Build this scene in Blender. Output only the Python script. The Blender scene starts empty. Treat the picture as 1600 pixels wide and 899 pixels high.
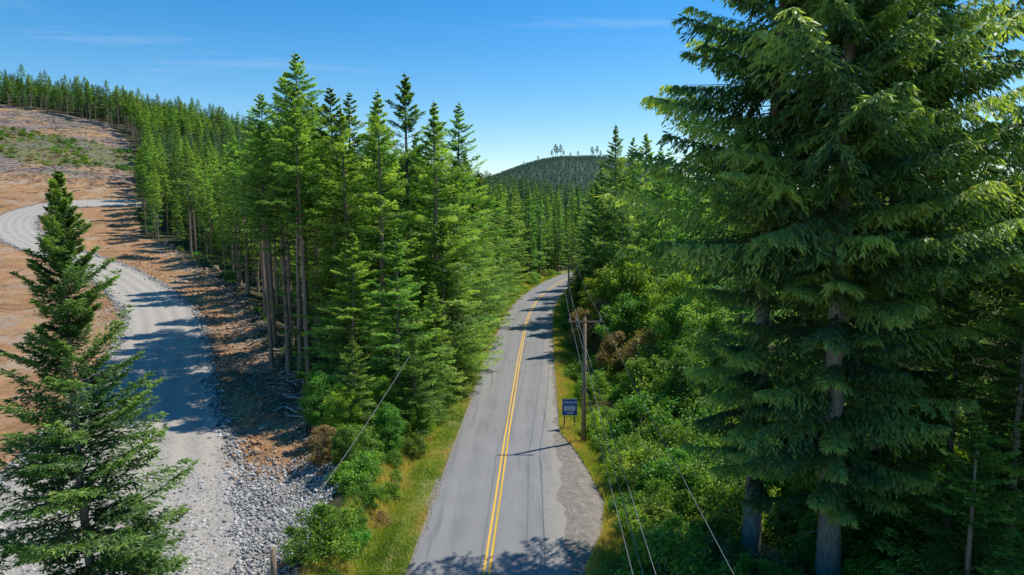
import bpy, bmesh, math, numpy as np
from mathutils import Vector, Matrix
sc=bpy.context.scene
COL=sc.collection
PI=math.pi
def smooth(a,b,x):
    t=np.clip((x-a)/(b-a),0,1); return t*t*(3-2*t)
def vnoise(x,y,s,seed=0):
    x=np.asarray(x,float)/s+seed*17.3; y=np.asarray(y,float)/s-seed*9.1
    xi=np.floor(x);yi=np.floor(y);fx=x-xi;fy=y-yi
    fx=fx*fx*(3-2*fx);fy=fy*fy*(3-2*fy)
    def h(a,b):
        v=np.sin(a*127.1+b*311.7+seed*7.7)*43758.5453
        return v-np.floor(v)
    return (h(xi,yi)*(1-fx)+h(xi+1,yi)*fx)*(1-fy)+(h(xi,yi+1)*(1-fx)+h(xi+1,yi+1)*fx)*fy-.5
# ------------------------------------------------------------ layout
RP=np.array([(-5.0,-60),(-2.35,0),(-1.13,28.6),(-.42,46),(.3,62),(.85,74),(2.3,100),(4.1,118),(6.3,132),(10.5,152),(16,170),(26,188),(42,204),(70,220),(120,235)],float)
GP=np.array([(-13,5),(-17,22),(-24.5,42),(-31,56),(-39,74),(-53,101),(-76,130),(-99,150),(-119,167),(-133,183),(-138,196),(-133,208),(-118,217),(-98,225)],float)
def catmull(P,n=10):
    out=[]
    Q=np.vstack([2*P[0]-P[1],P,2*P[-1]-P[-2]])
    for i in range(1,len(Q)-2):
        for k in range(n):
            t=k/n
            out.append(.5*((2*Q[i])+(-Q[i-1]+Q[i+1])*t+(2*Q[i-1]-5*Q[i]+4*Q[i+1]-Q[i+2])*t*t+(-Q[i-1]+3*Q[i]-3*Q[i+1]+Q[i+2])*t**3))
    out.append(Q[-2]); return np.array(out)
RC=catmull(RP,12); GC=catmull(GP,12)
def cx(y): return np.interp(y,RC[:,1],RC[:,0])
def sd(x,y):
    c=cx(y); g=(cx(np.asarray(y)+2)-cx(np.asarray(y)-2))/4
    return (x-c)/np.sqrt(1+g*g)
def gdist(x,y):
    x=np.asarray(x,float);y=np.asarray(y,float)
    d=np.full(x.shape,1e9)
    for a,b in GC: d=np.minimum(d,(x-a)**2+(y-b)**2)
    return np.sqrt(d)
def bx(y): return np.interp(y,[0,30,35,53,75,120,168,175,350,400],[-9,-9.8,-10.5,-16.5,-27,-50,-84,-95,-192,-232])
HY=[0,85,128,166,185,215,250,300,350,420,480,6000]; HZ=[0,0,4,9,12.5,21,30,42,58,80,88,70]
def H0(x,y):
    x=np.asarray(x,float);y=np.asarray(y,float)
    hp=(np.interp(y,HY,HZ)+np.interp(y+5,HY,HZ)+np.interp(y-5,HY,HZ))/3
    r=x/np.maximum(y,60)
    f=np.interp(r,[-1.2,-.75,-.65,-.55,-.45,-.39,-.2,-.056,.09,.5],[1.08,1.03,.96,.86,.74,.66,.42,.26,.16,.12])
    z=hp*f
    z=z*np.where(r>-.3,smooth(140,330,y)*smooth(.3,.2,-r)+smooth(.2,.3,-r),1)
    d=np.abs(sd(x,y)); z=z*np.where(y<240,smooth(5,45,d),1)
    z=z+(118+14*vnoise(x,y,90,2))*np.exp(-np.abs((x-170)/290)**2.7-((y-1600)/330)**2)*smooth(900,1300,y)
    z=z+60*smooth(1500,4000,y)*(.5+vnoise(x,y,900,3))+smooth(500,900,y)*14*vnoise(x,y,160,4)
    return z
def height(x,y,gd=None):
    z=H0(x,y)
    d=np.abs(sd(x,y))
    if gd is None: gd=gdist(x,y)
    dirt=smooth(0,3,bx(y)-x)
    off=smooth(5.2,7.5,d)*smooth(6,9,gd)
    n=vnoise(x,y,7,1)*1.1+vnoise(x,y,2.4,2)*.5+vnoise(x,y,.9,5)*.15
    z=z+off*n*(.35+.65*dirt)
    z=z+off*vnoise(x,y,28,6)*4*smooth(220,270,np.asarray(y))*dirt
    z=z-.35*np.exp(-((d-6.0)/.8)**2)*(np.asarray(y)<230)
    z=z+off*1.1*np.exp(-((bx(y)+2.0-x)/2.2)**2)*(np.asarray(y)<120)
    return z
# ------------------------------------------------------------ node helpers
def newmat(n):
    m=bpy.data.materials.new(n); m.use_nodes=True; nt=m.node_tree
    b=nt.nodes['Principled BSDF']; return m,nt,b
def N(nt,t,**k):
    n=nt.nodes.new(t)
    for a,b in k.items(): setattr(n,a,b)
    return n
def ramp(nt,fac,stops):
    r=N(nt,'ShaderNodeValToRGB'); e=r.color_ramp.elements
    while len(e)<len(stops): e.new(.5)
    for q,(p,c) in zip(e,stops): q.position=p; q.color=(*c,1)
    nt.links.new(fac,r.inputs[0]); return r.outputs[0]
def noise(nt,scale,detail=4,rough=.55,vec=None,dist=0):
    n=N(nt,'ShaderNodeTexNoise'); n.inputs['Scale'].default_value=scale; n.inputs['Detail'].default_value=detail
    n.inputs['Roughness'].default_value=rough; n.inputs['Distortion'].default_value=dist
    if vec is not None: nt.links.new(vec,n.inputs['Vector'])
    return n.outputs['Fac']
def mix(nt,f,a,b,mode='MIX'):
    m=N(nt,'ShaderNodeMix',data_type='RGBA',blend_type=mode)
    for s,v in ((m.inputs[0],f),(m.inputs[6],a),(m.inputs[7],b)):
        if isinstance(v,(int,float)): s.default_value=v
        elif isinstance(v,tuple): s.default_value=(*v,1)
        else: nt.links.new(v,s)
    return m.outputs[2]
def math_(nt,op,a,b=None,clamp=False):
    m=N(nt,'ShaderNodeMath',operation=op); m.use_clamp=clamp
    for s,v in zip(m.inputs,(a,b)):
        if v is None: continue
        if isinstance(v,(int,float)): s.default_value=v
        else: nt.links.new(v,s)
    return m.outputs[0]
def attr(nt,n):
    a=N(nt,'ShaderNodeAttribute'); a.attribute_name=n; return a.outputs['Fac']
def bump(nt,b,h,dist,st=1):
    n=N(nt,'ShaderNodeBump'); n.inputs['Distance'].default_value=dist; n.inputs['Strength'].default_value=st
    nt.links.new(h,n.inputs['Height']); nt.links.new(n.outputs[0],b.inputs['Normal'])
def pos(nt): return N(nt,'ShaderNodeNewGeometry').outputs['Position']
def foliage(name,stops,trans=.3,rough=.5,var=.25,huevar=.03):
    m,nt,b=newmat(name)
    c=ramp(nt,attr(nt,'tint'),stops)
    oi=N(nt,'ShaderNodeObjectInfo').outputs['Random']
    hs=N(nt,'ShaderNodeHueSaturation'); nt.links.new(c,hs.inputs['Color'])
    v=math_(nt,'MULTIPLY_ADD',oi,var*2); v.node.inputs[2].default_value=1-var
    nt.links.new(v,hs.inputs['Value'])
    o2=math_(nt,'FRACT',math_(nt,'MULTIPLY',oi,7.31))
    h=math_(nt,'MULTIPLY_ADD',o2,huevar*2); h.node.inputs[2].default_value=.5-huevar
    nt.links.new(h,hs.inputs['Hue'])
    nt.links.new(hs.outputs[0],b.inputs['Base Color']); b.inputs['Roughness'].default_value=rough
    b.inputs['Specular IOR Level'].default_value=.35
    t=N(nt,'ShaderNodeBsdfTranslucent'); g=mix(nt,1.0,hs.outputs[0],(1.55,1.6,.65),'MULTIPLY'); nt.links.new(g,t.inputs[0])
    ms=N(nt,'ShaderNodeMixShader'); ms.inputs[0].default_value=trans
    nt.links.new(b.outputs[0],ms.inputs[1]); nt.links.new(t.outputs[0],ms.inputs[2])
    nt.links.new(ms.outputs[0],nt.nodes['Material Output'].inputs[0]); return m
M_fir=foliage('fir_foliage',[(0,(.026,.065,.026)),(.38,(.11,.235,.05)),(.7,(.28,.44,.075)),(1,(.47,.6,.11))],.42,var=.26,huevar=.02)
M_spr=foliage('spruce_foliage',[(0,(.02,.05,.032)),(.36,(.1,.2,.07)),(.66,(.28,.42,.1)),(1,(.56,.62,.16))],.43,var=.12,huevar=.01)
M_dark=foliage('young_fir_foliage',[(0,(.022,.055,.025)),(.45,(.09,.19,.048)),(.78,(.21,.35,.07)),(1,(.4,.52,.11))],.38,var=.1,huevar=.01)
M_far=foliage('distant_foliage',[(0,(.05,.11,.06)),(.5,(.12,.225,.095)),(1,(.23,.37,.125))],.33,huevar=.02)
M_hill_haze=foliage('hazed_hill_foliage',[(0,(.075,.145,.13)),(.5,(.11,.2,.155)),(1,(.16,.27,.18))],.2,var=.12,huevar=.01)  # hill tree greens with distance haze painted in as bluer, paler colour
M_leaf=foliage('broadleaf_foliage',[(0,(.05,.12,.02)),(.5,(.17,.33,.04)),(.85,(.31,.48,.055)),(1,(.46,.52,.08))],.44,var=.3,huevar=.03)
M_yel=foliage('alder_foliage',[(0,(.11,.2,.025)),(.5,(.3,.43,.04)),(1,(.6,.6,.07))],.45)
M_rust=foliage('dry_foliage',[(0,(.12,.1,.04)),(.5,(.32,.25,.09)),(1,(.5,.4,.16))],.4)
M_grass=foliage('grass_blades',[(0,(.1,.18,.025)),(.45,(.26,.36,.045)),(.75,(.46,.43,.1)),(1,(.58,.44,.16))],.4,var=0,huevar=0)
def bark(name,c1,c2,sc_=3):
    m,nt,b=newmat(name)
    p=pos(nt); mp=N(nt,'ShaderNodeMapping'); mp.inputs['Scale'].default_value=(sc_*2,sc_*2,sc_*.5); nt.links.new(p,mp.inputs[0])
    n=noise(nt,1.5,6,.7,mp.outputs[0]); c=ramp(nt,n,[(.3,c1),(.7,c2)])
    nt.links.new(c,b.inputs['Base Color']); b.inputs['Roughness'].default_value=.9; b.inputs['Specular IOR Level'].default_value=.1; bump(nt,b,n,.05); return m
M_bark=bark('fir_bark',(.15,.105,.075),(.42,.32,.24))
M_bark2=bark('spruce_bark',(.12,.1,.075),(.42,.36,.29))
M_limb=bark('limb_bark',(.035,.028,.02),(.09,.075,.05))
M_wood=bark('weathered_wood',(.18,.125,.085),(.4,.3,.21),4)
# ------------------------------------------------------------ mesh helpers
def mk(name,V,F,mats,mi=None,tint=None,smoothf=False,link=True,extra=None):
    me=bpy.data.meshes.new(name); V=np.ascontiguousarray(V,dtype=np.float32); F=np.ascontiguousarray(F,dtype=np.int32)
    k=F.shape[1]; me.vertices.add(len(V)); me.vertices.foreach_set('co',V.ravel())
    me.loops.add(F.size); me.loops.foreach_set('vertex_index',F.ravel())
    me.polygons.add(len(F)); me.polygons.foreach_set('loop_start',np.arange(0,F.size,k,dtype=np.int32))
    for m in mats: me.materials.append(m)
    if mi is not None: me.polygons.foreach_set('material_index',np.ascontiguousarray(mi,dtype=np.int32))
    if smoothf is not False:
        me.polygons.foreach_set('use_smooth',np.full(len(F),True) if smoothf is True else smoothf)
    me.update(calc_edges=True)
    ex=dict(extra or {})
    if tint is not None: ex['tint']=tint
    for n,a in ex.items():
        at=me.attributes.new(n,'FLOAT','POINT'); at.data.foreach_set('value',np.ascontiguousarray(a,dtype=np.float32))
    o=bpy.data.objects.new(name,me)
    if link: COL.objects.link(o)
    return o
def norm(a): return a/np.maximum(np.linalg.norm(a,axis=-1,keepdims=True),1e-9)
def tubes(P,Rr,k):
    n,m,_=P.shape
    T=norm(np.gradient(P,axis=1)); ref=np.where(np.abs(T[...,2:3])>.9,np.array([1.,0,0]),np.array([0,0,1.]))
    A=norm(np.cross(T,ref)); B=np.cross(T,A)
    th=np.arange(k)*2*PI/k
    V=P[:,:,None,:]+Rr[:,:,None,None]*(A[:,:,None,:]*np.cos(th)[:,None]+B[:,:,None,:]*np.sin(th)[:,None])
    idx=np.arange(n*m*k).reshape(n,m,k)
    a=idx[:,:-1,:];b=np.roll(idx,-1,2)[:,:-1,:];c=np.roll(idx,-1,2)[:,1:,:];d=idx[:,1:,:]
    return V.reshape(-1,3),np.stack([a,b,c,d],-1).reshape(-1,4)
def quads(Pm,D,Wv,L,W):
    n=len(Pm); mid=Pm+D*(L*.45)[:,None]
    V=np.stack([Pm,mid+Wv*W[:,None],Pm+D*L[:,None],mid-Wv*W[:,None]],1)
    return V.reshape(-1,3),np.arange(n*4).reshape(n,4)
def conifer(name,seed,H,R,cb,nb,nl,nt_,tl,tw,lo=-.25,hi=.55,curv=.12,hang=.1,hangt=.15,prof=(1,),latf=.42,tr=.35,mf=None,mb=None,gap=.0,ks=3,rmin=.62,clump=.16,azgap=-.6,limb=1.0):
    g=np.random.default_rng(seed)
    t=(np.arange(nb)+g.uniform(0,1,nb))/nb; t=t**.92
    az=np.arange(nb)*2.399963+g.normal(0,.45,nb)
    keep=(vnoise(t*40,np.zeros(nb),2.2,seed)>(-.5+gap))&(vnoise(np.cos(az)*3+20,np.sin(az)*3+t*H*.8,1.5,seed+1)>azgap)
    keep|=t>.84; t=t[keep]; az=az[keep]; nb=len(t)
    z=H*(cb+(1-cb)*t)*.985
    pr=np.interp(t,np.linspace(0,1,len(prof)),prof)
    az0=g.uniform(0,6.28)
    L=R*pr*g.uniform(rmin,1.15,nb)*(1+.2*np.sin(az*2+az0)+.3*vnoise(np.cos(az)*3+9,z*.6,1.5,seed+3)); L=np.maximum(L,.06*R/4)
    a=np.interp(t,[0,.5,1],[lo,(lo+hi)*.35,hi])+g.normal(0,.09,nb); c=curv*g.uniform(.3,1.6,nb)
    rad=np.stack([np.cos(az),np.sin(az),0*az],-1); tan=np.stack([-np.sin(az),np.cos(az),0*az],-1); up=np.array([0,0,1.])
    sway=g.normal(0,.12,nb)
    def bp(s):
        return (rad[:,None]*(L[:,None]*s)[...,None]+tan[:,None]*(sway[:,None]*L[:,None]*s*s)[...,None]
            +up*((L[:,None]*(a[:,None]*s+c[:,None]*s*s))+z[:,None])[...,None])
    s=(np.arange(nl)+g.uniform(0,1,(nb,nl)))/nl; s=.1+.92*s
    P=bp(s)
    Vs=[];Fs=[];Ms=[];Ts=[];off=0
    brt=g.uniform(-clump,clump,nb)
    for side in(-1,1):
        l=L[:,None]*latf*np.clip(1.04-s,0.03,1)**.6*np.clip(s*3.2,.3,1)*g.uniform(.6,1.25,s.shape)+.12*tl/.3*(.3+.7*pr[:,None])
        th=np.radians(g.uniform(38,68,s.shape))
        dz=(a[:,None]+2*c[:,None]*s)*.8-hang*1.0+g.normal(0,.13,s.shape)
        ld=norm(rad[:,None]*np.cos(th)[...,None]+side*tan[:,None]*np.sin(th)[...,None]+up*dz[...,None])
        u=(np.arange(nt_)+g.uniform(0,1,(nb,nl,nt_)))/nt_
        Q=P[:,:,None]+ld[:,:,None]*(l[...,None]*u)[...,None]-up*(hang*l[...,None]*u*u)[...,None]
        s2=np.where(g.random(u.shape)<.5,-1,1)
        pp=norm(np.cross(ld,up))[:,:,None]*s2[...,None]
        td=norm(ld[:,:,None]+pp*.75+g.normal(0,.28,Q.shape)-up*(hangt*g.uniform(.2,1.8,u.shape))[...,None])
        nn=up+g.normal(0,.55,Q.shape); wv=norm(np.cross(td,nn))
        LL=tl*g.uniform(.6,1.35,u.shape)*(.3+.7*pr[:,None,None]**.7); WW=tw*g.uniform(.7,1.3,u.shape)*(.5+.5*pr[:,None,None]**.7)
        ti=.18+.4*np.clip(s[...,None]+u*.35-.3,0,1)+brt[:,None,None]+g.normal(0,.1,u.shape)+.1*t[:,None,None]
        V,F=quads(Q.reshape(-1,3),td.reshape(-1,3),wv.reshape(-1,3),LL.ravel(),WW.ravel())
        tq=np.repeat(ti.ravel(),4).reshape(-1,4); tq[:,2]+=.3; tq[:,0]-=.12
        Vs.append(V);Fs.append(F+off);off+=len(V);Ms.append(np.zeros(len(F)));Ts.append(tq.ravel())
    sm=np.linspace(0,.85,5)[None].repeat(nb,0)
    V,F=tubes(bp(sm),limb*(.01+.008*L)[:,None]*np.linspace(1,.15,5)[None],ks); Vs.append(V);Fs.append(F+off);off+=len(V);Ms.append(np.full(len(F),2));Ts.append(np.zeros(len(V)))
    nd=int(26*cb*2)+4; zd=g.uniform(.06,cb+.05,nd)*H; ad=g.uniform(0,6.28,nd); ld_=g.uniform(.5,1.9,nd)*min(1,R/3)
    S=np.linspace(0,1,3)
    Pd=np.stack([np.cos(ad)[:,None]*ld_[:,None]*S,np.sin(ad)[:,None]*ld_[:,None]*S,zd[:,None]-.25*ld_[:,None]*S**2],-1)
    V,F=tubes(Pd,np.full((nd,3),.018)*np.array([1,.8,.3]),3); Vs.append(V);Fs.append(F+off);off+=len(V);Ms.append(np.ones(len(F)));Ts.append(np.zeros(len(V)))
    zz=np.linspace(0,1,16)**1.3; zz[0]=-.02
    Pt=np.stack([.12*np.sin(zz*5+seed)*np.sin(zz*3),.12*np.cos(zz*4+seed)*zz-.0,zz*H],-1)[None]
    rt=tr*(1-zz*.97)**.9*(1+.5*np.exp(-zz*60)); rt[0]=tr*1.7
    V,F=tubes(Pt,rt[None],9); Vs.append(V);Fs.append(F+off);off+=len(V);Ms.append(np.ones(len(F)));Ts.append(np.zeros(len(V)))
    mi=np.concatenate(Ms)
    return mk(name,np.vstack(Vs),np.vstack(Fs),[mf or M_fir,mb or M_bark,M_limb],mi,np.clip(np.concatenate(Ts),0,1),smoothf=(mi>.5),link=False)
def lobes(name,seed,H,R,nlobe,nleaf,ls,trunk=False,mf=None,z0=.1,flat=.8):
    g=np.random.default_rng(seed)
    if trunk:
        th=g.uniform(0,6.28,nlobe); ph=g.uniform(0,1,nlobe); zr=z0+(1-z0)*ph
        rr=R*np.sqrt(g.random(nlobe))*np.clip(1.15*np.sin(PI*np.clip(.12+.86*ph,0,1))**.7,.2,1)*(1+.35*np.sin(th*3+seed))
        C=np.stack([rr*np.cos(th),rr*np.sin(th),zr*H*.92],-1); lr=g.uniform(.1,.3,nlobe)*R
    else:
        th=g.uniform(0,6.28,nlobe); rr=R*np.sqrt(g.random(nlobe))*.95
        C=np.stack([rr*np.cos(th),rr*np.sin(th),H*g.uniform(.15,.95,nlobe)*(1-.5*(rr/R)**2)],-1); lr=g.uniform(.12,.34,nlobe)*R
    d=norm(g.normal(0,1,(nlobe,nleaf,3))); rad=g.uniform(.3,1.12,(nlobe,nleaf))**.6*g.uniform(.7,1.7,(nlobe,nleaf))
    P=C[:,None]+d*(lr[:,None]*rad)[...,None]*np.array([1,1,flat])
    P[...,2]=np.maximum(P[...,2],.02)
    n=norm(d*.6+g.normal(0,.55,d.shape)+np.array([0,0,.5])); dd=norm(np.cross(n,g.normal(0,1,d.shape))); w=norm(np.cross(dd,n))
    LL=ls*g.uniform(.6,1.4,rad.shape)
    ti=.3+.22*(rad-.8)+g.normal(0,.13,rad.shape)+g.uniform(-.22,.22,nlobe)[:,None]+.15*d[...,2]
    V,F=quads(P.reshape(-1,3),dd.reshape(-1,3),w.reshape(-1,3),LL.ravel(),(LL*.34).ravel())
    Vs=[V];Fs=[F];off=len(V);Ts=[np.repeat(ti.ravel(),4)];Ms=[np.zeros(len(F))]
    S=np.linspace(0,1,5)
    base=np.zeros((nlobe,3)); 
    if trunk: base[:,2]=C[:,2]*g.uniform(.3,.7,nlobe)
    Pl=base[:,None]*(1-S)[None,:,None]+C[:,None]*S[None,:,None]; Pl[...,2]+=.12*R*np.sin(PI*S)
    V,F=tubes(Pl,np.full((nlobe,5),.012*R+.01)*np.linspace(1,.35,5),4);Vs.append(V);Fs.append(F+off);off+=len(V);Ts.append(np.zeros(len(V)));Ms.append(np.ones(len(F)))
    if trunk:
        Pt=np.stack([.15*np.sin(S*4),.15*np.cos(S*3)-.15,S*H*.9],-1)[None]
        V,F=tubes(Pt,np.linspace(.18,.03,5)[None]*H/12,8);Vs.append(V);Fs.append(F+off);off+=len(V);Ts.append(np.zeros(len(V)));Ms.append(np.ones(len(F)))
    mi=np.concatenate(Ms)
    return mk(name,np.vstack(Vs),np.vstack(Fs),[mf or M_leaf,M_bark2],mi,np.clip(np.concatenate(Ts),0,1),smoothf=(mi>.5),link=False)
PF=(.75,1,.97,.9,.8,.66,.52,.36,.19,.02)
PB=(.35,.7,.95,1,.92,.78,.6,.42,.23,.02)
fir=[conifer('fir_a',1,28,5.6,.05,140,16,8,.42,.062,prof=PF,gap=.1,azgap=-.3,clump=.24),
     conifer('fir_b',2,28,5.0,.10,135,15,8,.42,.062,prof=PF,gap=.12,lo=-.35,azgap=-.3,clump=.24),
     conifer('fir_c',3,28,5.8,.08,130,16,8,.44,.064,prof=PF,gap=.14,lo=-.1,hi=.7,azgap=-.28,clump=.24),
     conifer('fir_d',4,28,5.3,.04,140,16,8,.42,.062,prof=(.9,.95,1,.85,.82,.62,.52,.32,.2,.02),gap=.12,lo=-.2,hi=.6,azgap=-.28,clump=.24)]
firh=[conifer('firh_a',11,30,4.2,.5,85,13,8,.42,.06,prof=PB,gap=.1,tr=.33,azgap=-.3),
      conifer('firh_b',12,30,3.8,.56,75,13,8,.42,.06,prof=PB,gap=.12,tr=.29,azgap=-.3)]
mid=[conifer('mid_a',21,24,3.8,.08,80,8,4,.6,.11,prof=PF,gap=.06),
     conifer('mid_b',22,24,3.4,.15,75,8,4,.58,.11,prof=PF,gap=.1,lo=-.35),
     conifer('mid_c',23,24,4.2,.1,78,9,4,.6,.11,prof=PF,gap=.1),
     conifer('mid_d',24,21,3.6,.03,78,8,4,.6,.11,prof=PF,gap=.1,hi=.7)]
midh=[conifer('midh_a',31,26,3.0,.45,60,8,4,.58,.11,prof=PB,gap=.07,tr=.27),
      conifer('midh_b',32,25,2.7,.52,55,8,4,.58,.11,prof=PB,gap=.07,tr=.25)]
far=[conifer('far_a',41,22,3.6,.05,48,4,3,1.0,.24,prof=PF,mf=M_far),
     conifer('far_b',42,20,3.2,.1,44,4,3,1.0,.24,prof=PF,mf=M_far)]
far2=[conifer('hill_a',51,16,4.6,.02,24,3,2,1.8,.65,prof=PF,mf=M_hill_haze),
      conifer('hill_b',52,34,5.0,.5,26,3,3,2.2,.7,prof=PB,mf=M_hill_haze,tr=.5)]
SPP=(.45,.62,.75,.9,1,.97,.88,.72,.5,.3,.05)
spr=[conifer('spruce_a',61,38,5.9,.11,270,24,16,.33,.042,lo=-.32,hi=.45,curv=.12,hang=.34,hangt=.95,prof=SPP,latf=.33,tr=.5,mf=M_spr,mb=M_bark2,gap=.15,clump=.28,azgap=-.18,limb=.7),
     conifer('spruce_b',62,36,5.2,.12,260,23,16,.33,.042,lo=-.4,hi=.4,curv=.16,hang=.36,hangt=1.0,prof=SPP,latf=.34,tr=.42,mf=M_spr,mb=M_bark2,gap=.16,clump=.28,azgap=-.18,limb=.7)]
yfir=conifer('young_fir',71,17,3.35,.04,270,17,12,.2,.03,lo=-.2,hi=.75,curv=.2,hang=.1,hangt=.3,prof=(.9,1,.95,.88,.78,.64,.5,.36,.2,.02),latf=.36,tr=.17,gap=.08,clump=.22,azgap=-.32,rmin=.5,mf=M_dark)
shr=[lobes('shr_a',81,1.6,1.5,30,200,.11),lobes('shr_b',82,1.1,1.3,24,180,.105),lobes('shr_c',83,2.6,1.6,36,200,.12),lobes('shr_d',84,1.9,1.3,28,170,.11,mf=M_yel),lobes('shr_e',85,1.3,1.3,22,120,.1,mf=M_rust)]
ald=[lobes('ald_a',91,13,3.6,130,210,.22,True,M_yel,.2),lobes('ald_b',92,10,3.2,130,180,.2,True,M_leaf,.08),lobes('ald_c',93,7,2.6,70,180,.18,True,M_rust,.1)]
g=np.random.default_rng(7)
def place(name,proto,x,y,H=None,nomH=None,rot=None,dz=-.15,wide=1.0):
    o=bpy.data.objects.new(name,proto.data); COL.objects.link(o)
    s=1 if H is None else H/nomH
    o.location=(x,y,float(height(np.array([x]),np.array([y]))[0])+dz); o.scale=(s*wide*g.uniform(.94,1.08),)*2+(s,)
    o.rotation_euler=(g.normal(0,.014),g.normal(0,.014),g.uniform(0,6.28) if rot is None else rot); return o
L=[(-7.0,62,26,0),(-6.2,76,28,1),(-9.9,67,29.3,2),(-11.0,57,26.0,1),(-14,59,25,3),(-16.2,64,27.5,2),(-13,70,27,0),(-9,84,27,1),(-5.6,89,24,0),(-17,72,28.5,1),
   (-8.6,50.5,15,3),(-12.4,52,14,0),(-6.1,54,11,1),(-4.9,100,22,2),(-8.5,104,24,0),(-3.6,112,20,1),(-13,95,27,3),(-16,84,28,2),(-2.6,124,19,0),(-7,128,23,2),
   (-5.7,68.5,21,3),(-4.6,81,18,2),(-10.6,45,7,0),(-7.0,47.5,8,3),(-5.9,59,16,2),(-4.0,94,16,3),(-3.0,105,14,0),(-6.3,50.5,7,2),(-5.3,64,13,0)]
for x,y,h,v in L: place('douglas_fir_tree',fir[v],x,y,h,28,wide=1.06 if h>20 else 1.25)
Lh=[(-20.4,67,30.5,0),(-23.6,72,29.5,1),(-27.2,77,28.5,0),(-24.2,67.5,25,1),(-19.6,62,26.5,1),(-22,77,29,0),(-25.5,82,28,1),(-30,84,26,0),(-17.8,58.5,24,1),(-29.5,89,27,1),(-33.5,92,25,0),(-21.5,64.5,24,0)]
for x,y,h,v in Lh: place('douglas_fir_tree',firh[v],x,y,h,30)
place('young_fir_tree',yfir,-13.1,20.2,17.5,17,1.0)
place('young_fir_tree',yfir,-16.8,18.4,10.8,17,3.0)
place('young_fir_tree',yfir,-12.9,22.6,6.6,17,4.0)
S=[(13.7,28,38,0,.4),(11.3,30.8,35.5,1,2.1),(17.5,31.5,36,1,4.0),(24.5,31,28,0,5.2),(24,38,22,0,1.3)]
for x,y,h,v,r in S: place('sitka_spruce_tree',spr[v],x,y,h,(38,36)[v],r)
for x,y,h,v in [(19.5,25.5,15,0),(22.5,26,18,3),(16.8,23.8,9,2),(20,30,14,2),(27,33,20,1),(16.8,36.5,10,3),(26,28,16,3)]:
    place('douglas_fir_tree',fir[v],x,y,h,28,wide=1.2)
Rr=[(15,100,29,0),(12.5,92,19,1),(18,94,27,2),(19,108,28,0),(15,116,25,1),(14.5,128,22,0),(13.5,84,15,2),(18,82,24,1),(17,70,19,3),(21,62,22,2),(24,74,26,1),(19,124,25,2),(17.5,140,23,1),(22,150,22,0)]
for x,y,h,v in Rr: place('douglas_fir_tree',fir[v],x,y,h*.99,28)
for x,y,h,v in [(13.2,74,13,0),(16.8,78,13.5,0),(11.2,66,8.5,1),(14.2,58,9,1),(16,52,9,1),(11.8,82,10,0),(10.8,100,8,1),(12.5,110,9,1),(9.6,62,5.5,2),(12.4,60,6,2),(9.6,73,7,2),(12.6,49,6.5,1),(15.6,64,11,0),(10.4,54,4.5,1)]:
    place('alder_tree',ald[v],x,y,h,(13,10,7)[v])
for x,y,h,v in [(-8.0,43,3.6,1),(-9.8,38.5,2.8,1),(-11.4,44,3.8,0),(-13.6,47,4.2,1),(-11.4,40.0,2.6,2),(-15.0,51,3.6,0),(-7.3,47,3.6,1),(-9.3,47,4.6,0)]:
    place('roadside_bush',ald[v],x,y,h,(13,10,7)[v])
# ------------------------------------------------------------ instanced masses
def mass(name,protos,X,Y,SC,idx,dz=-.2):
    c=bpy.data.collections.new(name+'_kinds')
    for i,p in enumerate(protos):
        o=bpy.data.objects.new('%s_kind_%02d'%(name,i),p.data); c.objects.link(o)
    Z=height(X,Y)+dz; me=bpy.data.meshes.new(name); n=len(X)
    me.vertices.add(n); me.vertices.foreach_set('co',np.stack([X,Y,Z],-1).astype(np.float32).ravel())
    for nm,a in(('sc',SC),('rz',g.uniform(0,6.28,n))):
        at=me.attributes.new(nm,'FLOAT','POINT'); at.data.foreach_set('value',a.astype(np.float32))
    at=me.attributes.new('ki','INT','POINT'); at.data.foreach_set('value',idx.astype(np.int32))
    o=bpy.data.objects.new(name,me); COL.objects.link(o)
    ng=bpy.data.node_groups.new(name+'_scatter','GeometryNodeTree')
    ng.interface.new_socket('Geometry',in_out='INPUT',socket_type='NodeSocketGeometry'); ng.interface.new_socket('Geometry',in_out='OUTPUT',socket_type='NodeSocketGeometry')
    gi=ng.nodes.new('NodeGroupInput');go=ng.nodes.new('NodeGroupOutput')
    mp=ng.nodes.new('GeometryNodeMeshToPoints'); ip=ng.nodes.new('GeometryNodeInstanceOnPoints'); ci=ng.nodes.new('GeometryNodeCollectionInfo')
    ci.inputs['Collection'].default_value=c; ci.inputs['Separate Children'].default_value=True; ci.inputs['Reset Children'].default_value=True
    ip.inputs['Pick Instance'].default_value=True
    def na(n,t):
        a=ng.nodes.new('GeometryNodeInputNamedAttribute'); a.data_type=t; a.inputs['Name'].default_value=n; return a.outputs['Attribute']
    cr=ng.nodes.new('ShaderNodeCombineXYZ')
    k=ng.links.new
    k(gi.outputs[0],mp.inputs['Mesh']); k(mp.outputs[0],ip.inputs['Points']); k(ci.outputs[0],ip.inputs['Instance'])
    k(na('ki','INT'),ip.inputs['Instance Index']); k(na('rz','FLOAT'),cr.inputs[2]); k(cr.outputs[0],ip.inputs['Rotation']); k(na('sc','FLOAT'),ip.inputs['Scale'])
    k(ip.outputs[0],go.inputs[0])
    m=o.modifiers.new('scatter','NODES'); m.node_group=ng; return o
def jgrid(x0,x1,y0,y1,s,j=.45):
    X,Y=np.meshgrid(np.arange(x0,x1,s),np.arange(y0,y1,s)); X=X.ravel()+g.uniform(-j,j,X.size)*s; Y=Y.ravel()+g.uniform(-j,j,Y.size)*s; return X,Y
taken=np.array([(a,b) for a,b,*_ in L+Lh+Rr+S])
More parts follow.
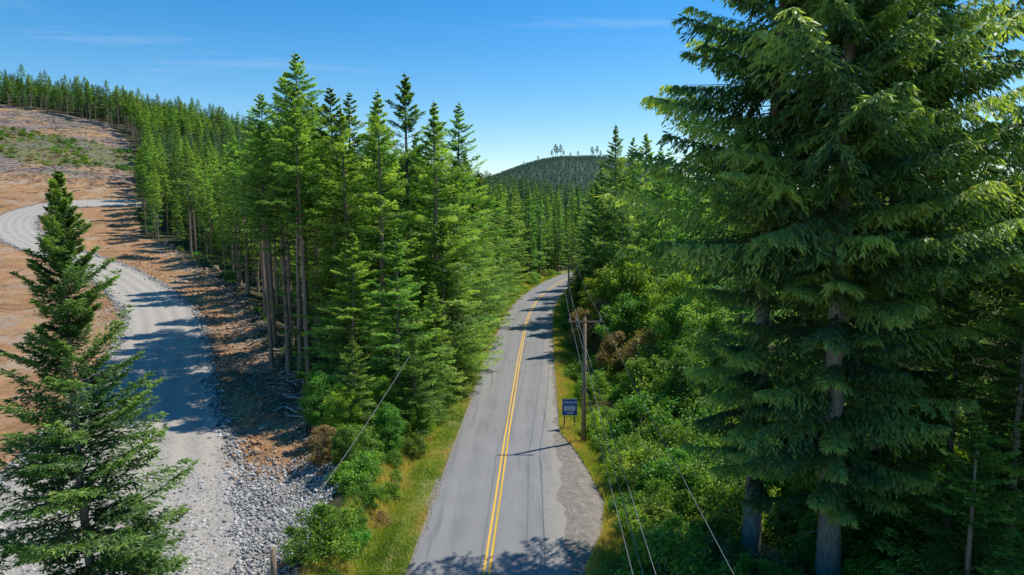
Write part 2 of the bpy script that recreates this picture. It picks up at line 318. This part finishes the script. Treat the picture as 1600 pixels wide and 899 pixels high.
def free(X,Y,r=3.0):
    d=np.full(len(X),1e9)
    for a,b in taken: d=np.minimum(d,(X-a)**2+(Y-b)**2)
    return d>r*r
X,Y=jgrid(-200,130,78,260,4.6)
d=sd(X,Y); left=(d<-7.2)&(X>bx(Y)+1); right=(d>9.5)&(Y>78)
ok=(left|right)&free(X,Y,3.4)&((X>-150)|(Y>200))&(g.random(len(X))<.93); X=X[ok];Y=Y[ok]
edge=(X-bx(Y)<9)&(X<-20)&(g.random(len(X))<.8); idx=np.where(edge,g.integers(4,6,len(X)),g.integers(0,4,len(X)))
SC=g.uniform(.55,1.12,len(X))*np.interp(Y,[80,130,260],[1.0,.92,.9])*np.where(X>0,.95,1)
mass('forest',mid+midh,X,Y,SC,idx)
X,Y=jgrid(-520,420,260,560,5.6)
r=X/Y; ok=((X>bx(Y)+4)&(Y<400))|((Y>=400+12*vnoise(X,Y,30,8)*2)); X=X[ok];Y=Y[ok]
ed=(Y<412)&(X<-150); idx=np.where(ed,g.integers(2,4,len(X)),g.integers(0,2,len(X)))
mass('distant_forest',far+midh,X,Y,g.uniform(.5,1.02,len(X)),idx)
X,Y=jgrid(-700,1000,560,1250,12); X3,Y3=jgrid(-450,700,1250,1750,7)
X=np.r_[X,X3];Y=np.r_[Y,Y3]
ok=(np.abs(X)<.62*Y); X=X[ok];Y=Y[ok]
SC=g.uniform(.7,1.1,len(X))*np.where(Y>1200,.5,1.05); idx=np.zeros(len(X))
xt=np.array([92,99,104,111,118,60,150,182,188,196,205,28,135]);yt=np.full(len(xt),1590.)+g.uniform(-15,15,len(xt))
X=np.r_[X,xt];Y=np.r_[Y,yt];SC=np.r_[SC,np.array([.7,1.05,.85,1,.6,.5,.55,.8,.65,.9,.6,.4,.45])];idx=np.r_[idx,np.ones(len(xt))]
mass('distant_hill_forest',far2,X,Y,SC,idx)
# shrubs
X,Y=jgrid(-30,45,14,62,1.35)
d=sd(X,Y)
wr=np.interp(Y,[20,28,36,44,47,60,200],[4.9,5.3,6.7,6.2,5.8,5.4,6])
ok=((d<-5.7)&(X>bx(Y)+1.2)&(X<0))|((d>wr+.5)&(X>0)); ok&=~((np.abs(X-4.3)<1.4)&(np.abs(Y-48.5)<3.5)); ok&=(X<18)|(g.random(len(X))<.6); X1=X[ok];Y1=Y[ok]
X,Y=jgrid(-90,40,62,175,2.2); d=sd(X,Y)
ok=((d<-5.3)&(X>bx(Y)+.5)&(d>-12))|((d>6.4)&(d<14))|((X<bx(Y)+4)&(X>bx(Y)+.5)&(g.random(len(X))<.3)); X2=X[ok];Y2=Y[ok]
X=np.r_[X1,X2];Y=np.r_[Y1,Y2]
SC=g.uniform(.3,1.1,len(X))**1.0; SC*=np.where((X<0)&(Y<42),.8,1.0)*np.where(sd(X,Y)>-6.6,np.where(X<0,.6,1),1)*np.where((X>0)&(sd(X,Y)>9)&(Y<62),1.25,1)*(1+.7*vnoise(X,Y,5,2))*np.where((X-bx(Y)<8)&(X<-14),.6,1)
kk=np.where(X<0,g.choice(5,len(X),p=[.28,.22,.2,.17,.13]),g.choice(5,len(X),p=[.3,.25,.22,.18,.05])); mass('roadside_shrubs',shr,X,Y,SC,kk,-.1)
X,Y=jgrid(-330,-120,276,338,2.6); ok=(X<bx(Y))&(vnoise(X,Y,18,9)+.6*vnoise(X,Y,7,4)>-.14); X=X[ok];Y=Y[ok]
mass('regrowth_shrubs',shr,X,Y,g.uniform(.3,.95,len(X)),g.integers(0,5,len(X)),-.2)
# ------------------------------------------------------------ terrain
xs=np.r_[np.linspace(-3500,-322,50),np.arange(-320,-60,2.),np.arange(-60,-12,.6),np.arange(-12,12,.3),np.arange(12,40,.8),np.arange(40,200,4.),np.linspace(202,3500,50)]
ys=np.r_[np.linspace(-500,-12,20),np.arange(-10,20,1.5),np.arange(20,110,.5),np.arange(110,260,1.2),np.arange(260,560,3.),np.linspace(562,7000,90)]
X,Y=np.meshgrid(xs,ys); gd=gdist(X,Y); Z=height(X,Y,gd); nx=len(xs);ny=len(ys)
d=sd(X,Y)
i=np.arange(nx*ny).reshape(ny,nx); F=np.stack([i[:-1,:-1],i[:-1,1:],i[1:,1:],i[1:,:-1]],-1).reshape(-1,4)
dirt=smooth(-1,1.5,bx(Y)-X)*(Y<405)*(Y>-40)
slash=smooth(238,262,Y)*dirt
gw=np.interp(Y,[0,28,38,55,100,230],[9,9,7.2,5.4,4.5,4.6])
grav=np.maximum(smooth(gw+1.0,gw-.6,gd),smooth(41,36,Y+vnoise(X,Y,6,3)*4)*smooth(-9.5,-11.5,X)*(Y>-30))
SHY=[0,22,29,33,37,41,45,48,300]; SHW=[4.2,4.4,4.8,5.9,6.4,5.8,5.0,4.2,4.0]
shw=np.interp(Y,SHY,SHW)
sh=np.where(d>0,smooth(shw+.6,shw-.4,d+vnoise(X,Y,1.5,2)*.9),smooth(4.1,3.6,-d))*(Y<232)
grass=np.where(d<0,smooth(8.2,6.6,-d),smooth(8,6.2,d))*(Y<235)
grow=np.where(dirt>.5,smooth(268,286,Y)*smooth(342,325,Y),0)
farm=smooth(420,600,Y)
m,nt,b=newmat('terrain_ground'); p=pos(nt)
n1=noise(nt,.25,6,.6,p); n2=noise(nt,2.2,6,.65,p); n3=noise(nt,12,4,.6,p); n4=noise(nt,.05,5,.55,p)
floor=ramp(nt,n2,[(.3,(.03,.035,.015)),(.7,(.1,.09,.045))]); floor=mix(nt,attr(nt,'farm'),floor,(.08,.14,.1))
dc=ramp(nt,n1,[(.25,(.2,.09,.035)),(.5,(.4,.205,.085)),(.75,(.56,.36,.19))])
dc=mix(nt,math_(nt,'MULTIPLY',n3,.6),dc,ramp(nt,n2,[(.3,(.14,.07,.03)),(.7,(.58,.4,.24))]))
dc=mix(nt,ramp(nt,noise(nt,.5,5,.6,p),[(.6,(0,0,0)),(.7,(.7,.7,.7))]),dc,(.13,.15,.04))
dc=mix(nt,ramp(nt,noise(nt,.09,5,.7,p,1.5),[(.5,(0,0,0)),(.6,(.65,.65,.65))]),dc,(.4,.33,.25))
dc=mix(nt,ramp(nt,noise(nt,.07,6,.75,p,2.5),[(.56,(0,0,0)),(.64,(.7,.7,.7))]),dc,(.13,.075,.04))
slc=ramp(nt,noise(nt,.6,8,.8,p),[(.3,(.08,.06,.05)),(.5,(.23,.175,.15)),(.7,(.42,.36,.32))])
slc=mix(nt,ramp(nt,n4,[(.48,(0,0,0)),(.56,(1,1,1))]),slc,ramp(nt,n2,[(.3,(.3,.17,.08)),(.7,(.46,.3,.17))]))
slc=mix(nt,ramp(nt,noise(nt,.11,5,.6,p),[(.55,(0,0,0)),(.63,(.7,.7,.7))]),slc,(.13,.16,.05))
vo=N(nt,'ShaderNodeTexVoronoi'); vo.inputs['Scale'].default_value=6; nt.links.new(p,vo.inputs['Vector'])
stc=ramp(nt,vo.outputs['Color'],[(.1,(.17,.168,.16)),(.5,(.32,.31,.29)),(.9,(.48,.46,.43))])
stc=mix(nt,.35,stc,ramp(nt,n2,[(.3,(.22,.205,.18)),(.7,(.43,.4,.36))]))
shc=ramp(nt,noise(nt,2,7,.75,p),[(.3,(.19,.165,.135)),(.55,(.29,.26,.22)),(.75,(.42,.36,.29))])
grc=ramp(nt,noise(nt,1.1,6,.7,p),[(.3,(.1,.15,.03)),(.5,(.2,.23,.05)),(.68,(.38,.3,.13))])
def edgy(a,sc_=1.0): 
    q=math_(nt,'ADD',attr(nt,a),math_(nt,'MULTIPLY',math_(nt,'SUBTRACT',n2,.5),sc_)); return ramp(nt,q,[(.42,(0,0,0)),(.58,(1,1,1))])
c=mix(nt,edgy('grass'),floor,grc); c=mix(nt,edgy('dirt'),c,dc); c=mix(nt,edgy('slash'),c,slc)
c=mix(nt,math_(nt,'MULTIPLY',edgy('grow',1.6),.7),c,(.13,.16,.05)); c=mix(nt,edgy('gravel'),c,stc); c=mix(nt,edgy('shoulder'),c,shc)
nt.links.new(c,b.inputs['Base Color']); b.inputs['Roughness'].default_value=.95; b.inputs['Specular IOR Level'].default_value=.15
hb=math_(nt,'ADD',n2,math_(nt,'MULTIPLY',n3,.35)); bump(nt,b,hb,.25)
mk('ground_terrain',np.stack([X,Y,Z],-1).reshape(-1,3),F,[m],smoothf=True,extra=dict(farm=farm.ravel(),dirt=dirt.ravel(),slash=slash.ravel(),gravel=grav.ravel(),shoulder=sh.ravel(),grass=grass.ravel(),grow=grow.ravel()))
# ------------------------------------------------------------ roads
def resample(C,step):
    s=np.r_[0,np.cumsum(np.linalg.norm(np.diff(C,axis=0),axis=1))]; t=np.arange(0,s[-1],step)
    return np.stack([np.interp(t,s,C[:,0]),np.interp(t,s,C[:,1])],-1)
def ribbon(name,C,offs,mat,dz,ragged=0,ragr=None):
    T=norm(np.gradient(C,axis=0)); Nn=np.stack([T[:,1],-T[:,0]],-1)
    offs=np.broadcast_to(offs,(len(C),np.shape(offs)[-1])).copy()
    if ragged:
        rr=ragr or ragged
        offs[:,0]-=ragged*(vnoise(C[:,0],C[:,1],1.3,3)+.6*vnoise(C[:,0],C[:,1],.5,4)); offs[:,-1]+=rr*(vnoise(C[:,0],C[:,1],1.7,8)+.6*vnoise(C[:,0],C[:,1],.6,9))
    P=C[:,None]+Nn[:,None]*offs[...,None]; z=height(P[...,0],P[...,1])+dz
    V=np.concatenate([P,z[...,None]],-1); n,k=z.shape; i=np.arange(n*k).reshape(n,k)
    F=np.stack([i[:-1,:-1],i[:-1,1:],i[1:,1:],i[1:,:-1]],-1).reshape(-1,4)
    return mk(name,V.reshape(-1,3),F,[mat],smoothf=True,extra=dict(lat=offs.ravel()))
Rs=resample(RC,.35)
m,nt,b=newmat('asphalt'); p=pos(nt); la=attr(nt,'lat')
n1=noise(nt,.35,5,.6,p); n3=noise(nt,40,3,.7,p)
c=ramp(nt,n1,[(.3,(.175,.172,.168)),(.7,(.225,.222,.215))]); c=mix(nt,math_(nt,'MULTIPLY',n3,.5),c,(.26,.252,.24))
tr=math_(nt,'COSINE',math_(nt,'MULTIPLY',math_(nt,'SUBTRACT',math_(nt,'ABSOLUTE',la),.9),3.9))
c=mix(nt,math_(nt,'MULTIPLY',math_(nt,'ADD',tr,1.),.12),c,(.31,.3,.285))
mp=N(nt,'ShaderNodeMapping'); mp.inputs['Scale'].default_value=(1.0,.06,1); nt.links.new(p,mp.inputs[0])
st=noise(nt,2.2,4,.6,mp.outputs[0]); c=mix(nt,ramp(nt,st,[(.54,(0,0,0)),(.7,(.6,.6,.6))]),c,(.125,.125,.125))
vo=N(nt,'ShaderNodeTexVoronoi',feature='DISTANCE_TO_EDGE'); vo.inputs['Scale'].default_value=.16
nz=N(nt,'ShaderNodeTexNoise'); nz.inputs['Scale'].default_value=.9; nz.inputs['Detail'].default_value=5; nt.links.new(p,nz.inputs['Vector'])
vm=N(nt,'ShaderNodeVectorMath',operation='MULTIPLY_ADD'); nt.links.new(nz.outputs['Color'],vm.inputs[0]); vm.inputs[1].default_value=(2.2,2.2,0); nt.links.new(p,vm.inputs[2]); nt.links.new(vm.outputs[0],vo.inputs['Vector'])
ck=ramp(nt,vo.outputs['Distance'],[(.0,(.7,.7,.7)),(.004,(0,0,0))]); ck=mix(nt,1.,ck,ramp(nt,noise(nt,.12,2,.5,p),[(.5,(0,0,0)),(.62,(1,1,1))]),'MULTIPLY')
c=mix(nt,ck,c,(.08,.08,.08))
ed=math_(nt,'ADD',la,math_(nt,'MULTIPLY',noise(nt,1.2,6,.75,p),2.2)); c=mix(nt,ramp(nt,math_(nt,'MULTIPLY',ed,.2),[(.74,(0,0,0)),(.86,(.75,.75,.75))]),c,(.31,.28,.235))
nt.links.new(c,b.inputs['Base Color']); b.inputs['Roughness'].default_value=.85; b.inputs['Specular IOR Level'].default_value=.3; bump(nt,b,n3,.006)
ribbon('asphalt_road',Rs,np.array([-3.4,-2.6,-1.7,-.8,0,.8,1.7,2.6,3.5]),m,.03,.22,.5)
m,nt,b=newmat('yellow_paint'); p=pos(nt); n=noise(nt,6,6,.75,p)
c=ramp(nt,n,[(.3,(.34,.25,.12)),(.42,(.7,.4,.035)),(.7,(.84,.5,.04))]); nt.links.new(c,b.inputs['Base Color']); b.inputs['Roughness'].default_value=.6
o=bpy.data.objects.new('road_centre_line',None); COL.objects.link(o)
for nm,a in(('left_stripe',-.18),('right_stripe',.07)):
    q=ribbon(nm,Rs,np.array([a,a+.11]),m,.036); q.parent=o
m,nt,b=newmat('gravel_surface'); p=pos(nt); la=attr(nt,'lat')
n1=noise(nt,.4,5,.6,p); n3=noise(nt,14,5,.75,p)
c=ramp(nt,n1,[(.3,(.3,.265,.215)),(.7,(.43,.385,.31))]); vo=N(nt,'ShaderNodeTexVoronoi'); vo.inputs['Scale'].default_value=8; nt.links.new(p,vo.inputs['Vector'])
c=mix(nt,.5,c,ramp(nt,vo.outputs['Color'],[(.1,(.18,.17,.155)),(.9,(.52,.48,.42))]))
tr=math_(nt,'COSINE',math_(nt,'MULTIPLY',math_(nt,'SUBTRACT',math_(nt,'ABSOLUTE',la),1.0),3.3)); c=mix(nt,math_(nt,'MULTIPLY',math_(nt,'ADD',tr,1.),.2),c,(.54,.47,.37))
nt.links.new(c,b.inputs['Base Color']); b.inputs['Roughness'].default_value=.95; bump(nt,b,n3,.06)
Gs=resample(GC,1.0); w=np.interp(Gs[:,1],[5,38,55,100,150,185,230],[7,6,5.0,4.3,4.2,4.8,5])
ribbon('gravel_road',Gs,w[:,None]*np.linspace(-1,1,13)[None],m,.1,1.2)
# ------------------------------------------------------------ stones
def stones(name,X,Y,R_,mat):
    n=len(X); O=np.array([(1,0,0),(-1,0,0),(0,1,0),(0,-1,0),(0,0,1),(0,0,-1)],float)
    Fq=np.array([(0,2,4),(2,1,4),(1,3,4),(3,0,4),(2,0,5),(1,2,5),(3,1,5),(0,3,5)])
    a=g.uniform(0,6.28,n); ca,sa=np.cos(a),np.sin(a)
    V=O[None]*g.uniform(.55,1.2,(n,6,1))+g.normal(0,.15,(n,6,3)); V[...,2]*=.7
    V=np.stack([V[...,0]*ca[:,None]-V[...,1]*sa[:,None],V[...,0]*sa[:,None]+V[...,1]*ca[:,None],V[...,2]],-1)*R_[:,None,None]
    V+=np.stack([X,Y,height(X,Y)+R_*.25+.05],-1)[:,None]
    F=(Fq[None]+6*np.arange(n)[:,None,None]).reshape(-1,3)
    return mk(name,V.reshape(-1,3),F,[mat],tint=np.repeat(g.random(n),6))
m,nt,b=newmat('crushed_rock'); c=ramp(nt,attr(nt,'tint'),[(0,(.17,.165,.155)),(.6,(.38,.365,.335)),(1,(.55,.53,.49))]); nt.links.new(c,b.inputs['Base Color']); b.inputs['Roughness'].default_value=.9
n=60000; X=g.uniform(-28,-9.5,n);Y=g.uniform(24,44,n); ok=(Y+g.normal(0,1.5,n)<40+.0*X)&(X<-9.6)&((gdist(X,Y)>2.0)|(Y<32)); Xa,Ya=X[ok],Y[ok]
NS=18000
k=g.integers(0,len(Gs),NS); T=norm(np.gradient(Gs,axis=0)); Nn=np.stack([T[:,1],-T[:,0]],-1); sdn=np.where(g.random(NS)<.6,1,-1)
q=Gs[k]+Nn[k]*((w[k]*1.0+g.normal(.25,.4,NS))*sdn)[:,None]+g.uniform(-.4,.4,(NS,2)); ok=q[:,1]>20
stones('crushed_stones',np.r_[Xa,q[ok,0]],np.r_[Ya,q[ok,1]],np.r_[g.gamma(3,.016,len(Xa))+.02,g.gamma(2.0,.036,ok.sum())+.03],m)
m2,nt,b=newmat('dirt_clods'); c=ramp(nt,attr(nt,'tint'),[(0,(.2,.11,.055)),(.7,(.44,.28,.16)),(1,(.52,.44,.36))]); nt.links.new(c,b.inputs['Base Color']); b.inputs['Roughness'].default_value=1
n=16000; Y=g.uniform(38,150,n); X=bx(Y)-g.uniform(-1,16,n)*np.interp(Y,[38,150],[.6,2]); ok=gdist(X,Y)>5.5
stones('dirt_clods',X[ok],Y[ok],g.gamma(1.5,.04,ok.sum())+.02,m2)
n=11000; Y=g.uniform(150,400,n); X=bx(Y)-g.uniform(0,1,n)**1.2*180; kk=(gdist(X,Y)>8)&((Y>232)|(g.random(n)<.1)); X=X[kk];Y=Y[kk]
n2_=1100; Yb=g.uniform(50,165,n2_); Xb=bx(Yb)+g.normal(-.3,1.4,n2_); X=np.r_[X,Xb];Y=np.r_[Y,Yb]; n=len(X)
a=g.uniform(0,6.28,n); l=g.gamma(3,.7,n)*np.where(Y<165,.5,1.1); tz=g.normal(0,.12,n)
P0=np.stack([X,Y,height(X,Y)+g.uniform(0,.35,n)],-1); D=np.stack([np.cos(a)*l,np.sin(a)*l,tz*l],-1)
P=np.stack([P0-D/2,P0,P0+D/2],1); V,F=tubes(P,np.repeat((g.uniform(.04,.14,n)*np.where(Y<165,.6,1.1))[:,None],3,1),4)
m,nt,b=newmat('bleached_slash'); c=ramp(nt,attr(nt,'tint'),[(0,(.12,.09,.06)),(.6,(.3,.25,.2)),(1,(.5,.45,.39))]); nt.links.new(c,b.inputs['Base Color']); b.inputs['Roughness'].default_value=.9
mk('logging_debris',V,F,[m],tint=np.repeat(g.random(n),12))
# ------------------------------------------------------------ grass
def grass_mesh(name,X,Y,Hh,tint,W=.018):
    n=len(X); a=g.uniform(0,6.28,n); le=g.uniform(.1,.6,n)*Hh; b_=g.uniform(0,6.28,n); Z=height(X,Y)-.01
    w=np.stack([np.cos(a),np.sin(a),0*a],-1)*(W*g.uniform(.7,1.5,n))[:,None]; P=np.stack([X,Y,Z],-1)
    V=np.stack([P-w,P+w,P+np.stack([np.cos(b_)*le,np.sin(b_)*le,Hh],-1)],1)
    return mk(name,V.reshape(-1,3),np.arange(3*n).reshape(n,3),[M_grass],tint=np.clip(np.repeat(tint,3)+np.tile([-.1,-.1,.15],n),0,1))
n=150000; Y=20+150*g.random(n)**1.7; dd=-3.6-4.0*g.random(n)**1.15; X=cx(Y)+dd
cl=vnoise(X,Y,1.6,3); kp=(cl+g.uniform(-.4,.4,n)>-.12)|(dd<-4.8); X=X[kp];Y=Y[kp];dd=dd[kp]
t=.4+.95*vnoise(X,Y,2.5,5)+.4*smooth(5.1,6.4,-dd)+.25*smooth(4.2,3.6,-dd)+.5*vnoise(X,Y,.7,8)+g.normal(0,.1,len(X)); hh=g.uniform(.07,.24,len(X))*(1+2.2*smooth(5,7,-dd)*(.5+vnoise(X,Y,1.2,9)))
grass_mesh('roadside_grass',X,Y,hh,t,W=.02)
n=110000; Y=20+150*g.random(n)**1.5; lo_=np.interp(Y,SHY,SHW); dd=lo_+g.random(n)**1.3*2.4-.35; X=cx(Y)+dd
t=.5+.8*vnoise(X,Y,2.2,7)+.2*smooth(.8,0,dd-lo_)+g.normal(0,.12,n)
grass_mesh('roadside_grass',X,Y,g.uniform(.08,.4,n),t,W=.022)
# ------------------------------------------------------------ utility poles, wires
def mat_s(name,c,r=.5,metal=0):
    m,nt,b=newmat(name); n=noise(nt,9,4,.6,pos(nt)); cc=ramp(nt,n,[(.3,tuple(v*.8 for v in c)),(.7,tuple(min(1,v*1.12) for v in c))]); nt.links.new(cc,b.inputs['Base Color'])
    b.inputs['Roughness'].default_value=r; b.inputs['Metallic'].default_value=metal; return m
M_ins=mat_s('porcelain',(.35,.33,.32),.3); M_metal=mat_s('galvanised',(.35,.36,.37),.45,.7); M_wire=mat_s('wire_aluminium',(.16,.165,.17),.7,.1)
def bm_obj(name,parts,mats,loc,rotz=0,parent=None):
    bm=bmesh.new()
    for kind,mi,p in parts:
        if kind=='box':
            c_,s_=p[0],p[1]; rot=p[2] if len(p)>2 else Matrix.Identity(4)
            r=bmesh.ops.create_cube(bm,size=1,matrix=Matrix.Translation(c_)@rot@Matrix.Diagonal((*s_,1)))
        else:
            a,b_,r1,r2,k=p; a=Vector(a);b_=Vector(b_); dv=b_-a
            r=bmesh.ops.create_cone(bm,cap_ends=True,segments=k,radius1=r1,radius2=r2,depth=dv.length,matrix=Matrix.Translation((a+b_)/2)@dv.to_track_quat('Z','Y').to_matrix().to_4x4())
        fs={f for v in r['verts'] for f in v.link_faces}
        for f in fs: f.material_index=mi; f.smooth=(kind!='box' and len(f.verts)==4)
    me=bpy.data.meshes.new(name); bm.to_mesh(me); bm.free()
    for m_ in mats: me.materials.append(m_)
    o=bpy.data.objects.new(name,me); COL.objects.link(o); o.location=loc; o.rotation_euler=(0,0,rotz)
    if parent: o.parent=parent
    return o
def pole(x,y,Hh):
    P=[('cyl',0,((0,0,-.3),(0,0,Hh),.17,.11,14)),('box',0,((0,-.14,Hh-.25),(2.3,.1,.12))),
       ('cyl',2,((-.7,-.15,Hh-.3),(-.02,-.13,Hh-1.0),.015,.015,6)),('cyl',2,((.7,-.15,Hh-.3),(.02,-.13,Hh-1.0),.015,.015,6)),
       ('cyl',2,((.13,0,Hh-2.2),(.13,0,.2),.012,.012,6)),('cyl',2,((0,-.2,Hh-3.1),(0,.2,Hh-3.1),.04,.04,8))]
    for xi in(-1.05,-.55,1.05): 
        P+=[('cyl',1,((xi,-.14,Hh-.19),(xi,-.14,Hh-.02),.05,.035,10)),('cyl',1,((xi,-.14,Hh-.13),(xi,-.14,Hh-.1),.08,.08,12))]
    P+=[('cyl',1,((0,0,Hh),(0,0,Hh+.15),.05,.03,10))]
    return bm_obj('utility_pole',P,[M_wood,M_ins,M_metal],(x,y,float(height(np.array([x]),np.array([y]))[0])),0)
poles=[(2.4,-14,8.9),(5.0,46.3,8.9),(8.1,97,8.6),(13.5,133,8.6)]
for q in poles: pole(*q)
def wire(p0,p1,sag,n=24):
    t=np.linspace(0,1,n); P=np.array(p0)*(1-t)[:,None]+np.array(p1)*t[:,None]; P[:,2]-=4*sag*t*(1-t); return P
Vs=[];Fs=[];off=0
for (a,b_) in zip(poles[:-1],poles[1:]):
    for dx,dz,sg in((-1.05,-.02,.5),(-.55,-.02,.55),(1.05,-.02,.45),(.1,-3.1,.7)):
        V,F=tubes(wire((a[0]+dx,a[1]-.14,a[2]+dz),(b_[0]+dx,b_[1]-.14,b_[2]+dz),sg)[None],np.full((1,24),.010 if dz>-1 else .014),5); Vs.append(V);Fs.append(F+off);off+=len(V)
mk('power_lines',np.vstack(Vs),np.vstack(Fs),[M_wire])
zp=float(height(np.array([-9.6]),np.array([26.6]))[0])
bm_obj('timber_post',[('cyl',0,((0,0,-.3),(0,0,1.75),.13,.12,12)),('cyl',1,((0,-.13,1.4),(0,.13,1.4),.025,.025,8)),('cyl',0,((0,0,1.75),(0,0,1.78),.105,.09,12))],[M_wood,M_metal],(-9.8,26.6,zp))
V,F=tubes(wire((-9.8,26.6,zp+1.4),(-7.0,47.5,6.2),.25)[None],np.full((1,24),.02),5); mk('guy_cable',V,F,[M_wire])
bm_obj('fallen_log',[('cyl',0,((-1.3,0,.14),(1.3,.5,.2),.16,.11,10)),('cyl',0,((.3,.1,.2),(.7,.5,.55),.04,.02,6))],[M_wood],(-8.9,28.2,float(height(np.array([-8.9]),np.array([28.2]))[0])),.5)
for x,y in((-84,166),(-81,163),(-60,138)):
    z=float(height(np.array([x]),np.array([y]))[0]); bm_obj('tree_stump',[('cyl',0,((0,0,-.2),(0,0,1.3),.75,.5,11)),('cyl',0,((.4,0,-.1),(.9,.3,.1),.3,.08,7)),('cyl',0,((-.4,.1,-.1),(-1,-.2,.1),.28,.08,7))],[M_bark],(x,y,z))
# ------------------------------------------------------------ lodging sign
M_blue=mat_s('sign_blue',(.015,.085,.36),.45); M_white=mat_s('sign_white',(.78,.78,.78),.45)
sx,sy=4.25,49.0; sz=float(height(np.array([sx]),np.array([sy]))[0])
E=bpy.data.objects.new('lodging_sign',None); COL.objects.link(E); E.location=(sx,sy,sz)
bm_obj('posts',[('box',0,((-.38,.06,1.0),(.09,.09,2.3))),('box',0,((.38,.06,1.0),(.09,.09,2.3)))],[M_wood],(0,0,0),0,E)
bm_obj('panel',[('box',0,((0,0,1.65),(1.1,.025,1.2))),('box',1,((0,-.0145,1.57),(.78,.004,.36)))],[M_blue,M_white],(0,0,0),0,E)
bars=[]
for r_,ws in((0,(.2,.22,.14)),(1,(.26,.3)),(2,(.16,.3))):
    x0=-(sum(ws)+.04*(len(ws)-1))/2
    for w_ in ws: bars.append(('box',0,((x0+w_/2,-.018,1.68-.11*r_),(w_,.003,.05)))); x0+=w_+.04
bm_obj('small_lettering',bars,[M_blue],(0,0,0),0,E)
bm_obj('arrow',[('box',0,((0,-.0145,1.22),(.5,.004,.05))),('box',0,((.2,-.0145,1.255),(.16,.0035,.05),Matrix.Rotation(.7,4,'Y'))),('box',0,((.2,-.0145,1.185),(.16,.0035,.05),Matrix.Rotation(-.7,4,'Y')))],[M_white],(0,0,0),0,E)
f=bpy.data.curves.new('lodging_text','FONT'); f.body='LODGING'; f.size=.235; f.align_x='CENTER'; f.extrude=.002; f.offset=.004
ft=bpy.data.objects.new('lettering',f); COL.objects.link(ft); ft.parent=E; ft.location=(0,-.017,1.93); ft.rotation_euler=(PI/2,0,0); f.materials.append(M_white)
# ------------------------------------------------------------ light
el=math.radians(57); ph=math.radians(30)
Sv=Vector((math.cos(el)*math.cos(ph),math.cos(el)*math.sin(ph),math.sin(el)))
l=bpy.data.lights.new('sun','SUN'); l.energy=5.0; l.angle=math.radians(.5); l.color=(1,.95,.87)
lo=bpy.data.objects.new('sun',l); COL.objects.link(lo); lo.rotation_euler=Sv.to_track_quat('Z','Y').to_euler(); lo.location=(50,0,80)
w=bpy.data.worlds.new('World'); sc.world=w; w.use_nodes=True; nt=w.node_tree; bg=nt.nodes['Background']
sk=nt.nodes.new('ShaderNodeTexSky'); sk.sky_type='NISHITA'; sk.sun_disc=False; sk.sun_elevation=el; sk.sun_rotation=math.radians(90)-ph
sk.air_density=1.0; sk.dust_density=.2; sk.ozone_density=2.0; sk.altitude=50
hs=N(nt,'ShaderNodeHueSaturation'); hs.inputs['Saturation'].default_value=1.5; nt.links.new(sk.outputs[0],hs.inputs['Color'])
tc=N(nt,'ShaderNodeTexCoord'); mp=N(nt,'ShaderNodeMapping'); mp.inputs['Scale'].default_value=(1.2,1.2,9); mp.inputs['Rotation'].default_value=(.1,.15,0); nt.links.new(tc.outputs['Generated'],mp.inputs[0])
cn=noise(nt,1.6,9,.62,mp.outputs[0],.6); cf=ramp(nt,cn,[(.6,(0,0,0)),(.85,(.3,.3,.3))])
cl=mix(nt,cf,hs.outputs[0],(6.,6.6,7.4)); nt.links.new(cl,bg.inputs[0]); bg.inputs[1].default_value=.15
sc.view_settings.view_transform='Standard'; sc.view_settings.look='None'; sc.view_settings.exposure=0
cam=bpy.data.cameras.new('camera'); cam.lens=24; cam.sensor_width=36; cam.clip_end=12000; cam.clip_start=.3
co=bpy.data.objects.new('camera',cam); COL.objects.link(co); co.location=(0,0,16); co.rotation_euler=(math.radians(90-6.4),0,0); sc.camera=co
